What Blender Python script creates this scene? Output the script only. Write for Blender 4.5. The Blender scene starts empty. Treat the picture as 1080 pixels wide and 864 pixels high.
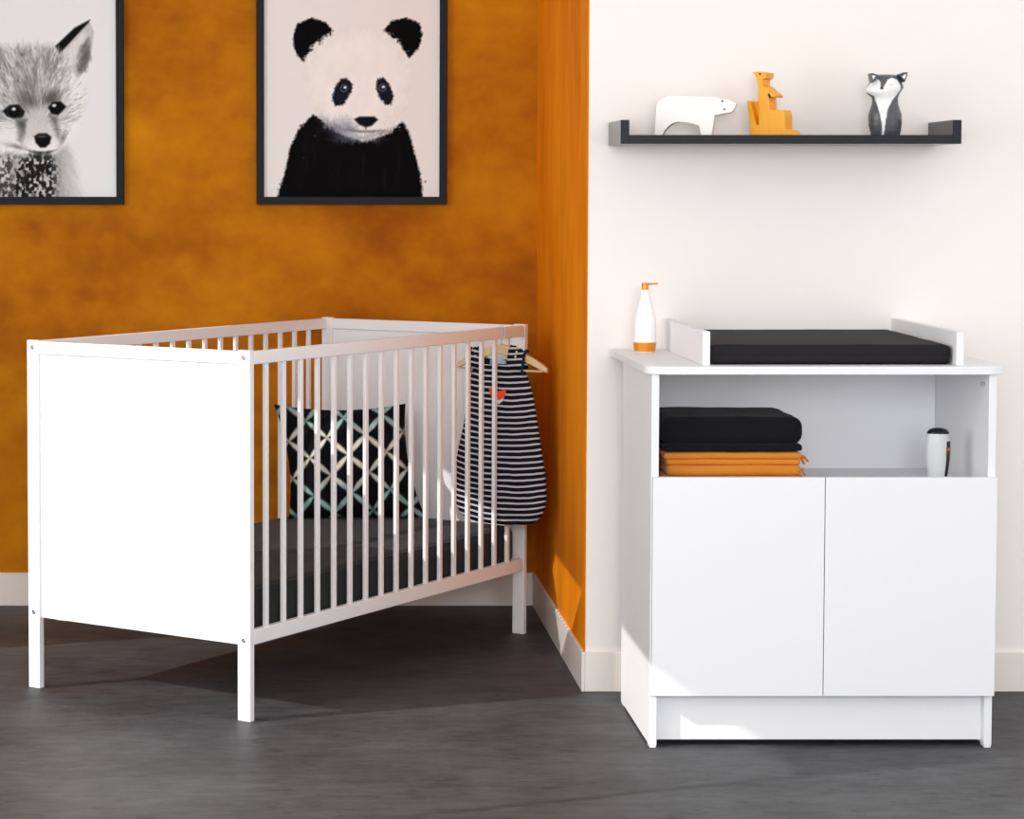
import bpy, bmesh, math, random
import numpy as np
from mathutils import Vector, noise, Matrix

random.seed(4)
scn = bpy.context.scene
COL = scn.collection
PI = math.pi

# ------------------------------------------------------------------ helpers
def lin(c):
    out = []
    for v in c:
        v = v / 255.0
        out.append(v / 12.92 if v <= 0.04045 else ((v + 0.055) / 1.055) ** 2.4)
    return out

def new_mat(name):
    m = bpy.data.materials.new(name)
    m.use_nodes = True
    nt = m.node_tree
    b = nt.nodes['Principled BSDF']
    return m, nt, b

def plain(name, rgb, rough=0.5, bump=0.0, scale=200.0, spec=0.5, metal=0.0, var=0.0, stretch=None, coat=0.0, sheen=0.0):
    """Principled material with a faint procedural noise in colour and surface."""
    m, nt, b = new_mat(name)
    N, L = nt.nodes, nt.links
    b.inputs['Roughness'].default_value = rough
    b.inputs['Specular IOR Level'].default_value = spec
    b.inputs['Metallic'].default_value = metal
    b.inputs['Coat Weight'].default_value = coat
    if sheen:
        b.inputs['Sheen Weight'].default_value = sheen
        b.inputs['Sheen Roughness'].default_value = 0.5
    tc = N.new('ShaderNodeTexCoord')
    mp = N.new('ShaderNodeMapping')
    if stretch:
        mp.inputs['Scale'].default_value = stretch
    L.new(tc.outputs['Object'], mp.inputs['Vector'])
    nz = N.new('ShaderNodeTexNoise')
    nz.inputs['Scale'].default_value = scale
    nz.inputs['Detail'].default_value = 4
    L.new(mp.outputs['Vector'], nz.inputs['Vector'])
    mx = N.new('ShaderNodeMix'); mx.data_type = 'RGBA'
    a = [max(0, v * (1 - var)) for v in rgb]; c = [min(1, v * (1 + var)) for v in rgb]
    mx.inputs['A'].default_value = (*a, 1); mx.inputs['B'].default_value = (*c, 1)
    L.new(nz.outputs['Fac'], mx.inputs['Factor'])
    L.new(mx.outputs['Result'], b.inputs['Base Color'])
    if bump:
        bp = N.new('ShaderNodeBump'); bp.inputs['Strength'].default_value = bump
        bp.inputs['Distance'].default_value = 0.002
        L.new(nz.outputs['Fac'], bp.inputs['Height']); L.new(bp.outputs['Normal'], b.inputs['Normal'])
    return m

def attr_mat(name, rough=0.6, spec=0.3, bump=0.0, scale=400):
    m, nt, b = new_mat(name)
    at = nt.nodes.new('ShaderNodeAttribute'); at.attribute_name = 'paint'
    nt.links.new(at.outputs['Color'], b.inputs['Base Color'])
    b.inputs['Roughness'].default_value = rough
    b.inputs['Specular IOR Level'].default_value = spec
    if bump:
        nz = nt.nodes.new('ShaderNodeTexNoise'); nz.inputs['Scale'].default_value = scale
        tc = nt.nodes.new('ShaderNodeTexCoord'); nt.links.new(tc.outputs['Object'], nz.inputs['Vector'])
        bp = nt.nodes.new('ShaderNodeBump'); bp.inputs['Strength'].default_value = bump; bp.inputs['Distance'].default_value = 0.002
        nt.links.new(nz.outputs['Fac'], bp.inputs['Height']); nt.links.new(bp.outputs['Normal'], b.inputs['Normal'])
    return m

def box(bm, x0, x1, y0, y1, z0, z1, bev=0.0, seg=2):
    r = bmesh.ops.create_cube(bm, size=1.0)
    vs = r['verts']
    for v in vs:
        v.co = Vector(((x0 + x1) / 2 + v.co.x * (x1 - x0), (y0 + y1) / 2 + v.co.y * (y1 - y0), (z0 + z1) / 2 + v.co.z * (z1 - z0)))
    if bev:
        es = {e for v in vs for e in v.link_edges}
        bmesh.ops.bevel(bm, geom=list(es), offset=bev, segments=seg, affect='EDGES', profile=0.5)
    return bm

def prism(bm, pts, y0, y1, bev=0.0, seg=2, plane='xz'):
    """polygon extruded along the remaining axis"""
    def mk(p, d):
        return (p[0], d, p[1]) if plane == 'xz' else (p[0], p[1], d)
    a = [bm.verts.new(mk(p, y0)) for p in pts]
    b = [bm.verts.new(mk(p, y1)) for p in pts]
    n = len(pts)
    fs = [bm.faces.new(a), bm.faces.new(b[::-1])]
    for i in range(n):
        fs.append(bm.faces.new((a[i], b[i], b[(i + 1) % n], a[(i + 1) % n])))
    bmesh.ops.recalc_face_normals(bm, faces=fs)
    if bev:
        es = list(fs[0].edges) + list(fs[1].edges)
        bmesh.ops.bevel(bm, geom=es, offset=bev, segments=seg, affect='EDGES', profile=0.5, clamp_overlap=True)
    return bm

def lathe(bm, prof, segs=40, cx=0, cy=0, sy=1.0):
    rings = []
    for r, z in prof:
        rings.append([bm.verts.new((cx + r * math.cos(2 * PI * k / segs), cy + sy * r * math.sin(2 * PI * k / segs), z)) for k in range(segs)])
    for a, b in zip(rings, rings[1:]):
        for k in range(segs):
            bm.faces.new((a[k], a[(k + 1) % segs], b[(k + 1) % segs], b[k]))
    bm.faces.new(rings[0][::-1]); bm.faces.new(rings[-1])
    return bm

def tube(bm, path, r, segs=10, closed_ends=True):
    path = [Vector(p) for p in path]
    rings = []
    up0 = None
    for i, p in enumerate(path):
        t = (path[min(i + 1, len(path) - 1)] - path[max(i - 1, 0)]).normalized()
        if up0 is None:
            up0 = Vector((0, 0, 1)) if abs(t.z) < 0.9 else Vector((1, 0, 0))
        s = t.cross(up0).normalized(); u = s.cross(t).normalized(); up0 = u
        rr = r(i / (len(path) - 1)) if callable(r) else r
        rings.append([bm.verts.new(p + rr * (math.cos(2 * PI * k / segs) * s + math.sin(2 * PI * k / segs) * u)) for k in range(segs)])
    for a, b in zip(rings, rings[1:]):
        for k in range(segs):
            bm.faces.new((a[k], a[(k + 1) % segs], b[(k + 1) % segs], b[k]))
    if closed_ends:
        bm.faces.new(rings[0][::-1]); bm.faces.new(rings[-1])
    return bm

def soft_slab(bm, x0, x1, y0, y1, z0, z1, r, cuts=14, wob=0.0, freq=12, seed=0.0, bottom_flat=False):
    """rounded box with an optional cloth wobble"""
    out, bm = bm, bmesh.new()
    r_ = bmesh.ops.create_cube(bm, size=2.0)
    es = list({e for v in r_['verts'] for e in v.link_edges})
    bmesh.ops.subdivide_edges(bm, edges=es, cuts=cuts, use_grid_fill=True)
    vs = list(bm.verts)
    c = Vector(((x0 + x1) / 2, (y0 + y1) / 2, (z0 + z1) / 2))
    h = Vector(((x1 - x0) / 2, (y1 - y0) / 2, (z1 - z0) / 2))
    rr = [min(r, h[i] * 0.999) for i in range(3)]
    for v in vs:
        p = Vector()
        for i in range(3):
            t = v.co[i]
            # more samples near the ends, where it is rounded
            t = math.copysign(1 - max(0.0, 1 - abs(t)) ** 1.6, t)
            p[i] = t * h[i]
        q = Vector([max(-(h[i] - rr[i]), min(h[i] - rr[i], p[i])) for i in range(3)])
        d = p - q
        e = Vector([d[i] / rr[i] for i in range(3)])
        m = max(abs(e[0]), abs(e[1]), abs(e[2]))
        if m > 1e-6:
            e = e.normalized() * m
        p = q + Vector([e[i] * rr[i] for i in range(3)])
        if wob:
            n = noise.noise_vector((p + c) * freq + Vector((seed, seed * 1.7, 0)))
            if bottom_flat and p.z < -h.z + rr[2] * 0.5:
                n.z = 0
            p += n * wob
        v.co = c + p
    me = bpy.data.meshes.new('tmp'); bm.to_mesh(me); bm.free()
    out.from_mesh(me); bpy.data.meshes.remove(me)
    return out

def obj(name, bm, mat, parent=None, smooth=False, auto=None):
    me = bpy.data.meshes.new(name)
    bm.normal_update()
    bm.to_mesh(me); bm.free()
    if smooth:
        for p in me.polygons:
            p.use_smooth = True
    if mat:
        me.materials.append(mat)
    o = bpy.data.objects.new(name, me)
    COL.objects.link(o)
    if parent:
        o.parent = parent
    if auto is not None:
        try:
            me.set_sharp_from_angle(angle=math.radians(auto))
        except Exception:
            pass
    return o

def thing(name, label, cat, loc=(0, 0, 0), rz=0.0, group=None):
    o = bpy.data.objects.new(name, None)
    COL.objects.link(o)
    o.location = loc; o.rotation_euler = (0, 0, rz)
    o.empty_display_size = 0.05
    o['label'] = label; o['category'] = cat
    if group: o['group'] = group
    return o

def tag(o, label, cat, group=None, loc=None, rz=0.0):
    o['label'] = label; o['category'] = cat
    if group: o['group'] = group
    if loc is not None:
        o.location = loc; o.rotation_euler = (0, 0, rz)
    return o

def struct(name, bm, mat, smooth=False, parent=None):
    o = obj(name, bm, mat, parent, smooth)
    if parent is None:
        o['kind'] = 'structure'
    return o

def B():
    return bmesh.new()

def paint(o, fn):
    """fn(xyz array) -> linear rgb array, stored per vertex"""
    me = o.data
    n = len(me.vertices)
    co = np.empty(n * 3, dtype=np.float32); me.vertices.foreach_get('co', co)
    co = co.reshape(-1, 3)
    rgb = np.clip(fn(co), 0, 1)
    a = me.color_attributes.new('paint', 'FLOAT_COLOR', 'POINT')
    buf = np.ones((n, 4), dtype=np.float32); buf[:, :3] = rgb
    a.data.foreach_set('color', buf.ravel())

def nlin(a):
    a = np.asarray(a, float) / 255.0
    return np.where(a <= 0.04045, a / 12.92, ((a + 0.055) / 1.055) ** 2.4)

# ---- little 2-D drawing kit for printed and painted patterns
def vnoise(x, y, seed=0):
    xi = np.floor(x).astype(int); yi = np.floor(y).astype(int)
    fx = x - xi; fy = y - yi
    fx = fx * fx * (3 - 2 * fx); fy = fy * fy * (3 - 2 * fy)
    def h(a, b):
        n = (a * 374761393 + b * 668265263 + seed * 974634777) & 0x7fffffff
        n = ((n ^ (n >> 13)) * 1274126177) & 0x7fffffff
        return ((n ^ (n >> 16)) & 0xffff) / 65535.0
    return (h(xi, yi) * (1 - fx) + h(xi + 1, yi) * fx) * (1 - fy) + (h(xi, yi + 1) * (1 - fx) + h(xi + 1, yi + 1) * fx) * fy

def fbm(x, y, seed=0, oct=3):
    s = 0; a = 0.5; t = 0
    for k in range(oct):
        s = s + a * vnoise(x * 2 ** k, y * 2 ** k, seed + k); t += a; a *= 0.5
    return s / t

def sd_poly(x, y, pts):
    """signed distance to a polygon, negative inside"""
    d = np.full(x.shape, 1e9); inside = np.zeros(x.shape, bool)
    n = len(pts)
    for i in range(n):
        ax, ay = pts[i]; bx, by = pts[(i + 1) % n]
        ex, ey = bx - ax, by - ay
        wx, wy = x - ax, y - ay
        t = np.clip((wx * ex + wy * ey) / (ex * ex + ey * ey + 1e-12), 0, 1)
        d = np.minimum(d, (wx - t * ex) ** 2 + (wy - t * ey) ** 2)
        c = ((ay <= y) & (by > y)) | ((by <= y) & (ay > y))
        with np.errstate(divide='ignore', invalid='ignore'):
            xx = ax + (y - ay) / (by - ay if by != ay else 1e-9) * ex
        inside ^= c & (x < xx)
    d = np.sqrt(d)
    return np.where(inside, -d, d)

def sd_ell(x, y, cx, cy, rx, ry, rot=0.0):
    c, s = math.cos(rot), math.sin(rot)
    u = ((x - cx) * c + (y - cy) * s) / rx; v = (-(x - cx) * s + (y - cy) * c) / ry
    return (np.sqrt(u * u + v * v) - 1) * min(rx, ry)

def cover(d, soft):
    return np.clip(0.5 - d / (2 * soft), 0, 1)

def over(base, col, a):
    a = a[:, None]
    return base * (1 - a) + np.asarray(col, float) * a

# ------------------------------------------------------------------ materials
WHITE = plain('white_lacquer', lin((238, 238, 240)), rough=0.38, scale=60, var=0.01)
WHITE_MELAMINE = plain('white_melamine', lin((236, 237, 240)), rough=0.42, scale=300, var=0.012, bump=0.02)
STEEL = plain('bolt_steel', (0.45, 0.47, 0.50), rough=0.3, metal=1.0)
ANTHRACITE = plain('anthracite_lacquer', lin((34, 36, 42)), rough=0.12, spec=0.25, scale=80, var=0.05)
FRAME_BLACK = plain('black_frame', lin((30, 32, 37)), rough=0.5, spec=0.12, scale=80, var=0.05)
PAPER = attr_mat('printed_paper', rough=0.7, spec=0.06)
PAINTED = attr_mat('glazed_ceramic', rough=0.28, spec=0.5)
FABRIC_PRINT = attr_mat('printed_cotton', rough=0.9, spec=0.1, bump=0.15, scale=600)
BLACK_CLOTH = plain('black_cotton', lin((22, 21, 25)), rough=0.9, spec=0.1, scale=500, var=0.2, bump=0.2, sheen=0.04)
ORANGE_CLOTH = plain('orange_cotton', lin((206, 128, 44)), rough=0.9, spec=0.1, scale=600, var=0.10, bump=0.3, sheen=0.1)
PAD_VINYL = plain('charcoal_pad_cover', lin((31, 30, 33)), rough=0.7, spec=0.15, scale=350, var=0.12, bump=0.08)
WOOD_PALE = plain('pale_beech', lin((226, 200, 156)), rough=0.5, scale=14, var=0.08, stretch=(1, 8, 8))
BEAR_WHITE = plain('white_painted_wood', lin((246, 244, 240)), rough=0.55, scale=90, var=0.01)
ROO_YELLOW = plain('yellow_stained_wood', lin((242, 168, 30)), rough=0.45, scale=20, var=0.07, stretch=(8, 8, 1))
DARK_DOT = plain('dark_paint', lin((28, 22, 20)), rough=0.5)
BOTTLE_WHITE = plain('white_plastic', lin((248, 248, 250)), rough=0.25, scale=50, var=0.005)
BOTTLE_ORANGE = plain('orange_gloss', lin((226, 138, 20)), rough=0.25, scale=60, var=0.1, stretch=(6, 6, 1), metal=0.25)
SILVER = plain('silver_plastic', lin((206, 208, 211)), rough=0.3, scale=60, var=0.02)
BLACK_GLOSS = plain('black_gloss', lin((14, 14, 17)), rough=0.15)
COPPER = plain('copper_button', lin((176, 120, 84)), rough=0.3, metal=0.6)

def orange_plaster(name, stretch, base, light, dark, fine):
    m, nt, b = new_mat(name)
    N, L = nt.nodes, nt.links
    tc = N.new('ShaderNodeTexCoord'); mp = N.new('ShaderNodeMapping')
    mp.inputs['Scale'].default_value = stretch
    L.new(tc.outputs['Object'], mp.inputs['Vector'])
    n1 = N.new('ShaderNodeTexNoise'); n1.inputs['Scale'].default_value = 2.6; n1.inputs['Detail'].default_value = 5; n1.inputs['Roughness'].default_value = 0.6
    n2 = N.new('ShaderNodeTexNoise'); n2.inputs['Scale'].default_value = fine; n2.inputs['Detail'].default_value = 4
    L.new(mp.outputs['Vector'], n1.inputs['Vector']); L.new(mp.outputs['Vector'], n2.inputs['Vector'])
    cr = N.new('ShaderNodeValToRGB')
    cr.color_ramp.elements[0].position = 0.32; cr.color_ramp.elements[0].color = (*dark, 1)
    cr.color_ramp.elements[1].position = 0.70; cr.color_ramp.elements[1].color = (*light, 1)
    e = cr.color_ramp.elements.new(0.5); e.color = (*base, 1)
    ad = N.new('ShaderNodeMix'); ad.data_type = 'FLOAT'
    ad.inputs['Factor'].default_value = 0.3
    L.new(n1.outputs['Fac'], ad.inputs['A']); L.new(n2.outputs['Fac'], ad.inputs['B'])
    L.new(ad.outputs['Result'], cr.inputs['Fac'])
    L.new(cr.outputs['Color'], b.inputs['Base Color'])
    b.inputs['Roughness'].default_value = 0.75
    b.inputs['Specular IOR Level'].default_value = 0.1
    bp = N.new('ShaderNodeBump'); bp.inputs['Strength'].default_value = 0.12; bp.inputs['Distance'].default_value = 0.004
    L.new(n2.outputs['Fac'], bp.inputs['Height']); L.new(bp.outputs['Normal'], b.inputs['Normal'])
    return m

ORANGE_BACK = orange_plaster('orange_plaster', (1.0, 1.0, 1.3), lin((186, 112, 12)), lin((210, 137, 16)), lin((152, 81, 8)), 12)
ORANGE_SIDE_LIT = orange_plaster('orange_brushed_plaster', (1.0, 1.7, 0.5), lin((242, 142, 13)), lin((252, 160, 16)), lin((218, 120, 9)), 10)  # brushed finish; orange lightened to stand in for stronger light on this wall
WALL_WHITE = plain('white_wall_paint', lin((244, 238, 234)), rough=0.8, spec=0.2, scale=40, var=0.006, bump=0.03)
WALL_PALE = plain('pale_wall_paint', lin((235, 232, 228)), rough=0.85, spec=0.2, scale=40, var=0.006)
BASE_WHITE = plain('baseboard_white', lin((238, 230, 224)), rough=0.5, scale=40, var=0.006)

def floor_material():
    m, nt, b = new_mat('dark_concrete_vinyl')
    N, L = nt.nodes, nt.links
    tc = N.new('ShaderNodeTexCoord')
    def nz(scale, st, detail=5, rough=0.6):
        mp = N.new('ShaderNodeMapping'); mp.inputs['Scale'].default_value = st
        L.new(tc.outputs['Object'], mp.inputs['Vector'])
        n = N.new('ShaderNodeTexNoise'); n.inputs['Scale'].default_value = scale
        n.inputs['Detail'].default_value = detail; n.inputs['Roughness'].default_value = rough
        L.new(mp.outputs['Vector'], n.inputs['Vector'])
        return n
    a = nz(3.0, (1, 1.4, 1)); s = nz(12.0, (1.0, 2.4, 1), 6, 0.72); k = nz(24.0, (0.7, 2.0, 1), 4, 0.6)
    cr = N.new('ShaderNodeValToRGB')
    cr.color_ramp.elements[0].position = 0.33; cr.color_ramp.elements[0].color = (*lin((40, 41, 43)), 1)
    cr.color_ramp.elements[1].position = 0.68; cr.color_ramp.elements[1].color = (*lin((84, 85, 88)), 1)
    mx = N.new('ShaderNodeMix'); mx.data_type = 'FLOAT'; mx.inputs['Factor'].default_value = 0.55
    L.new(a.outputs['Fac'], mx.inputs['A']); L.new(s.outputs['Fac'], mx.inputs['B'])
    L.new(mx.outputs['Result'], cr.inputs['Fac'])
    c2 = N.new('ShaderNodeValToRGB')   # sparse dark flecks of the grain
    c2.color_ramp.elements[0].position = 0.30; c2.color_ramp.elements[0].color = (0.42, 0.42, 0.42, 1)
    c2.color_ramp.elements[1].position = 0.40; c2.color_ramp.elements[1].color = (1, 1, 1, 1)
    L.new(k.outputs['Fac'], c2.inputs['Fac'])
    mu = N.new('ShaderNodeMix'); mu.data_type = 'RGBA'; mu.blend_type = 'MULTIPLY'; mu.inputs['Factor'].default_value = 1.0
    L.new(cr.outputs['Color'], mu.inputs['A']); L.new(c2.outputs['Color'], mu.inputs['B'])
    L.new(mu.outputs['Result'], b.inputs['Base Color'])
    b.inputs['Roughness'].default_value = 0.55
    b.inputs['Specular IOR Level'].default_value = 0.3
    bp = N.new('ShaderNodeBump'); bp.inputs['Strength'].default_value = 0.1; bp.inputs['Distance'].default_value = 0.003
    L.new(s.outputs['Fac'], bp.inputs['Height']); L.new(bp.outputs['Normal'], b.inputs['Normal'])
    return m
FLOOR = floor_material()

# ------------------------------------------------------------------ the room
XL, XR = -1.9, 3.0            # left and right limits of the room
Y0, YB, YF = -0.6, 6.459, 5.330
XS = 0.673                    # orange return wall
HT = 2.75
struct('floor', box(B(), XL - 0.1, XR, Y0, YB + 0.1, -0.08, 0.0), FLOOR)
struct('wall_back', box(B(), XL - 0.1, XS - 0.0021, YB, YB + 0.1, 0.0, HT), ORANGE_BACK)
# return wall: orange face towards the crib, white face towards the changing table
struct('wall_side', box(B(), XS - 0.002, XS, YF + 0.002, YB + 0.1, 0.0, HT), ORANGE_SIDE_LIT)
struct('wall_right', box(B(), XS + 0.0001, XR, YF, YF + 0.12, 0.0, HT), WALL_WHITE)
BH = 0.0935
struct('baseboard_back', box(B(), XL, XS - 0.0105, YB - 0.009, YB, 0.0, BH, 0.0015), BASE_WHITE)
struct('baseboard_side', box(B(), XS - 0.010, XS - 0.002, YF - 0.009, YB - 0.0005, 0.0, BH, 0.0015), BASE_WHITE)
struct('baseboard_right', box(B(), XS - 0.0018, XR, YF - 0.0085, YF, 0.0, BH, 0.0015), BASE_WHITE)

struct('ceiling', box(B(), XL - 0.1, XR, Y0, YB + 0.1, HT, HT + 0.1), WALL_WHITE)

# left wall out of view; tall near opening added to sun the foreground floor
gm, nt, b = new_mat('window_glass')
tr = nt.nodes.new('ShaderNodeBsdfTransparent'); gl = nt.nodes.new('ShaderNodeBsdfGlossy'); gl.inputs['Roughness'].default_value = 0.02
mxs = nt.nodes.new('ShaderNodeMixShader'); mxs.inputs['Fac'].default_value = 0.05
nt.links.new(tr.outputs[0], mxs.inputs[1]); nt.links.new(gl.outputs[0], mxs.inputs[2])
nt.links.new(mxs.outputs[0], nt.nodes['Material Output'].inputs['Surface'])
WINS = [(0.30, 3.44, 0.42, 2.66), (3.44, 5.42, 0.42, 2.10)]
bm = B()
ys = [Y0] + [v for w_ in WINS for v in w_[:2]] + [YB]
for i in range(0, len(ys), 2):
    if ys[i + 1] - ys[i] > 0.001:
        box(bm, XL - 0.1, XL, ys[i], ys[i + 1], 0, HT)
for y0, y1, z0, z1 in WINS:
    box(bm, XL - 0.1, XL, y0, y1, 0, z0); box(bm, XL - 0.1, XL, y0, y1, z1, HT)
struct('wall_left', bm, WALL_PALE)
for i, (y0, y1, z0, z1) in enumerate(WINS):
    bm = B()
    for a in ((y0, y0 + 0.003, z0, z1), (y1 - 0.003, y1, z0, z1), (y0 + 0.003, y1 - 0.003, z0, z0 + 0.012), (y0 + 0.003, y1 - 0.003, z1 - 0.012, z1)):
        box(bm, XL - 0.09, XL - 0.04, *a)
    win = struct('window_%d' % (i + 1), bm, WHITE)
    obj('window_pane', box(B(), XL - 0.068, XL - 0.064, y0 + 0.003, y1 - 0.003, z0 + 0.012, z1 - 0.012), gm, win)

# ------------------------------------------------------------------ crib
TH = 0.6042
CL, CW, CH = 1.254, 0.6465, 0.8235
U = Vector((math.sin(TH), math.cos(TH), 0)); V = Vector((-math.cos(TH), math.sin(TH), 0))
CORNER = Vector((-0.1071, 5.0067, 0))
CRZ = PI / 2 - TH
def cw(l, w, z=0.0):
    return CORNER + U * l + V * w + Vector((0, 0, z))
CC = cw(CL / 2, CW / 2)
def clb(bm, l0, l1, w0, w1, z0, z1, bev=0.0015, seg=2):
    return box(bm, l0 - CL / 2, l1 - CL / 2, w0 - CW / 2, w1 - CW / 2, z0, z1, bev, seg)

crib = thing('crib', 'white slatted wooden baby crib with solid end panels in the orange corner', 'crib', CC, CRZ)
TL, TW = 0.0165, 0.0345       # post section
for l0 in (0.0, CL - TL):
    for w0 in (0.0, CW - TW):
        leg = obj('leg', clb(B(), l0, l0 + TL, w0, w0 + TW, 0.0, CH, 0.0018), WHITE, crib)
        # bolts on the outer face of the end
        out = -1 if l0 == 0 else 1
        for z in (0.807, 0.181):
            lf = (l0 if out < 0 else l0 + TL) - CL / 2
            wc = w0 + TW / 2 - CW / 2
            bm = B()
            prof = [(0.0052, 0.0), (0.0050, 0.0014), (0.0040, 0.0022), (0.0022, 0.0022), (0.0020, 0.0008), (0.0004, 0.0008)]
            lathe(bm, prof, 18)
            rot = Matrix.Rotation(out * PI / 2, 4, 'Y')
            bmesh.ops.transform(bm, matrix=Matrix.Translation((lf, wc, z)) @ rot, verts=bm.verts)
            bo = obj('bolt', bm, STEEL, leg, smooth=False)
            bo['label'] = 'steel bolt head'
for l0 in (0.0, CL - TL):
    inner = 0.006
    pan = obj('end_panel', clb(B(), l0 + inner, l0 + TL - inner, TW, CW - TW, 0.169, 0.796, 0.0005, 1), WHITE, crib)
    obj('top_rail', clb(B(), l0 + 0.0008, l0 + TL - 0.0008, TW, CW - TW, 0.792, CH - 0.0025, 0.0015), WHITE, pan)
for w0, rw in ((0.0, 0.0165), (CW - 0.0165, 0.0165)):
    obj('side_rail', clb(B(), TL + 0.0008, CL - TL - 0.0008, w0 + 0.0005, w0 + rw, 0.7915, 0.8205, 0.002), WHITE, crib)
    obj('side_rail', clb(B(), TL + 0.0008, CL - TL - 0.0008, w0 + 0.0005, w0 + rw, 0.170, 0.2035, 0.002), WHITE, crib)
    proto = None
    for i in range(17):
        lc = 0.0712 + i * 0.0681
        if proto is None:
            proto = obj('slat', box(B(), -0.0065, 0.0065, -0.0048, 0.0048, 0.2005, 0.794, 0.0018, 2), WHITE, crib)
            s = proto
        else:
            s = proto.copy(); COL.objects.link(s); s.parent = crib
        s.location = (lc - CL / 2, w0 + rw / 2 - CW / 2, 0)
# base that carries the mattress
bed = obj('bed_base', clb(B(), 0.6 - 0.02, 0.6 + 0.02, 0.022, CW - 0.022, 0.172, 0.1755), WHITE, crib)
for l0 in (0.018, CL - 0.034):
    obj('base_support', clb(B(), l0, l0 + 0.016, 0.036, CW - 0.036, 0.172, 0.188), WHITE, bed)
for i in range(12):
    l0 = 0.045 + i * 0.1
    obj('base_slat', clb(B(), l0, l0 + 0.06, 0.022, CW - 0.022, 0.176, 0.188), WHITE, bed)
obj('bracket', clb(B(), 0.014, 0.036, 0.545, 0.575, 0.1655, 0.1715), WHITE, crib)
obj('bracket', clb(B(), CL - 0.036, CL - 0.014, 0.036, 0.07, 0.1655, 0.1715), WHITE, crib)

# mattress in a charcoal fitted sheet
def sheet_material():
    m, nt, b = new_mat('charcoal_sheet')
    N, L = nt.nodes, nt.links
    tc = N.new('ShaderNodeTexCoord'); sx = N.new('ShaderNodeSeparateXYZ')
    L.new(tc.outputs['Object'], sx.inputs[0])
    w = N.new('ShaderNodeMath'); w.operation = 'MULTIPLY'; w.inputs[1].default_value = 2 * PI / 0.011
    L.new(sx.outputs['Y'], w.inputs[0])
    s = N.new('ShaderNodeMath'); s.operation = 'SINE'; L.new(w.outputs[0], s.inputs[0])
    nz = N.new('ShaderNodeTexNoise'); nz.inputs['Scale'].default_value = 400; L.new(tc.outputs['Object'], nz.inputs['Vector'])
    ad = N.new('ShaderNodeMath'); ad.operation = 'ADD'; L.new(s.outputs[0], ad.inputs[0]); L.new(nz.outputs['Fac'], ad.inputs[1])
    bp = N.new('ShaderNodeBump'); bp.inputs['Strength'].default_value = 0.5; bp.inputs['Distance'].default_value = 0.0012
    L.new(ad.outputs[0], bp.inputs['Height']); L.new(bp.outputs['Normal'], b.inputs['Normal'])
    b.inputs['Base Color'].default_value = (*lin((32, 32, 35)), 1)
    b.inputs['Roughness'].default_value = 0.85; b.inputs['Specular IOR Level'].default_value = 0.2
    b.inputs['Sheen Weight'].default_value = 0.08
    return m
SHEET = sheet_material()
mat_c = cw(CL / 2, CW / 2, 0.1885)
bm = soft_slab(B(), -(CL / 2 - 0.021), CL / 2 - 0.021, -(CW / 2 - 0.021), CW / 2 - 0.021, 0.0, 0.104, 0.026, cuts=22, wob=0.0015, freq=9, bottom_flat=True)
m_ = obj('crib_mattress', bm, SHEET, smooth=True)
tag(m_, 'charcoal sheeted mattress lying inside the white crib', 'mattress', loc=mat_c, rz=CRZ)

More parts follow.
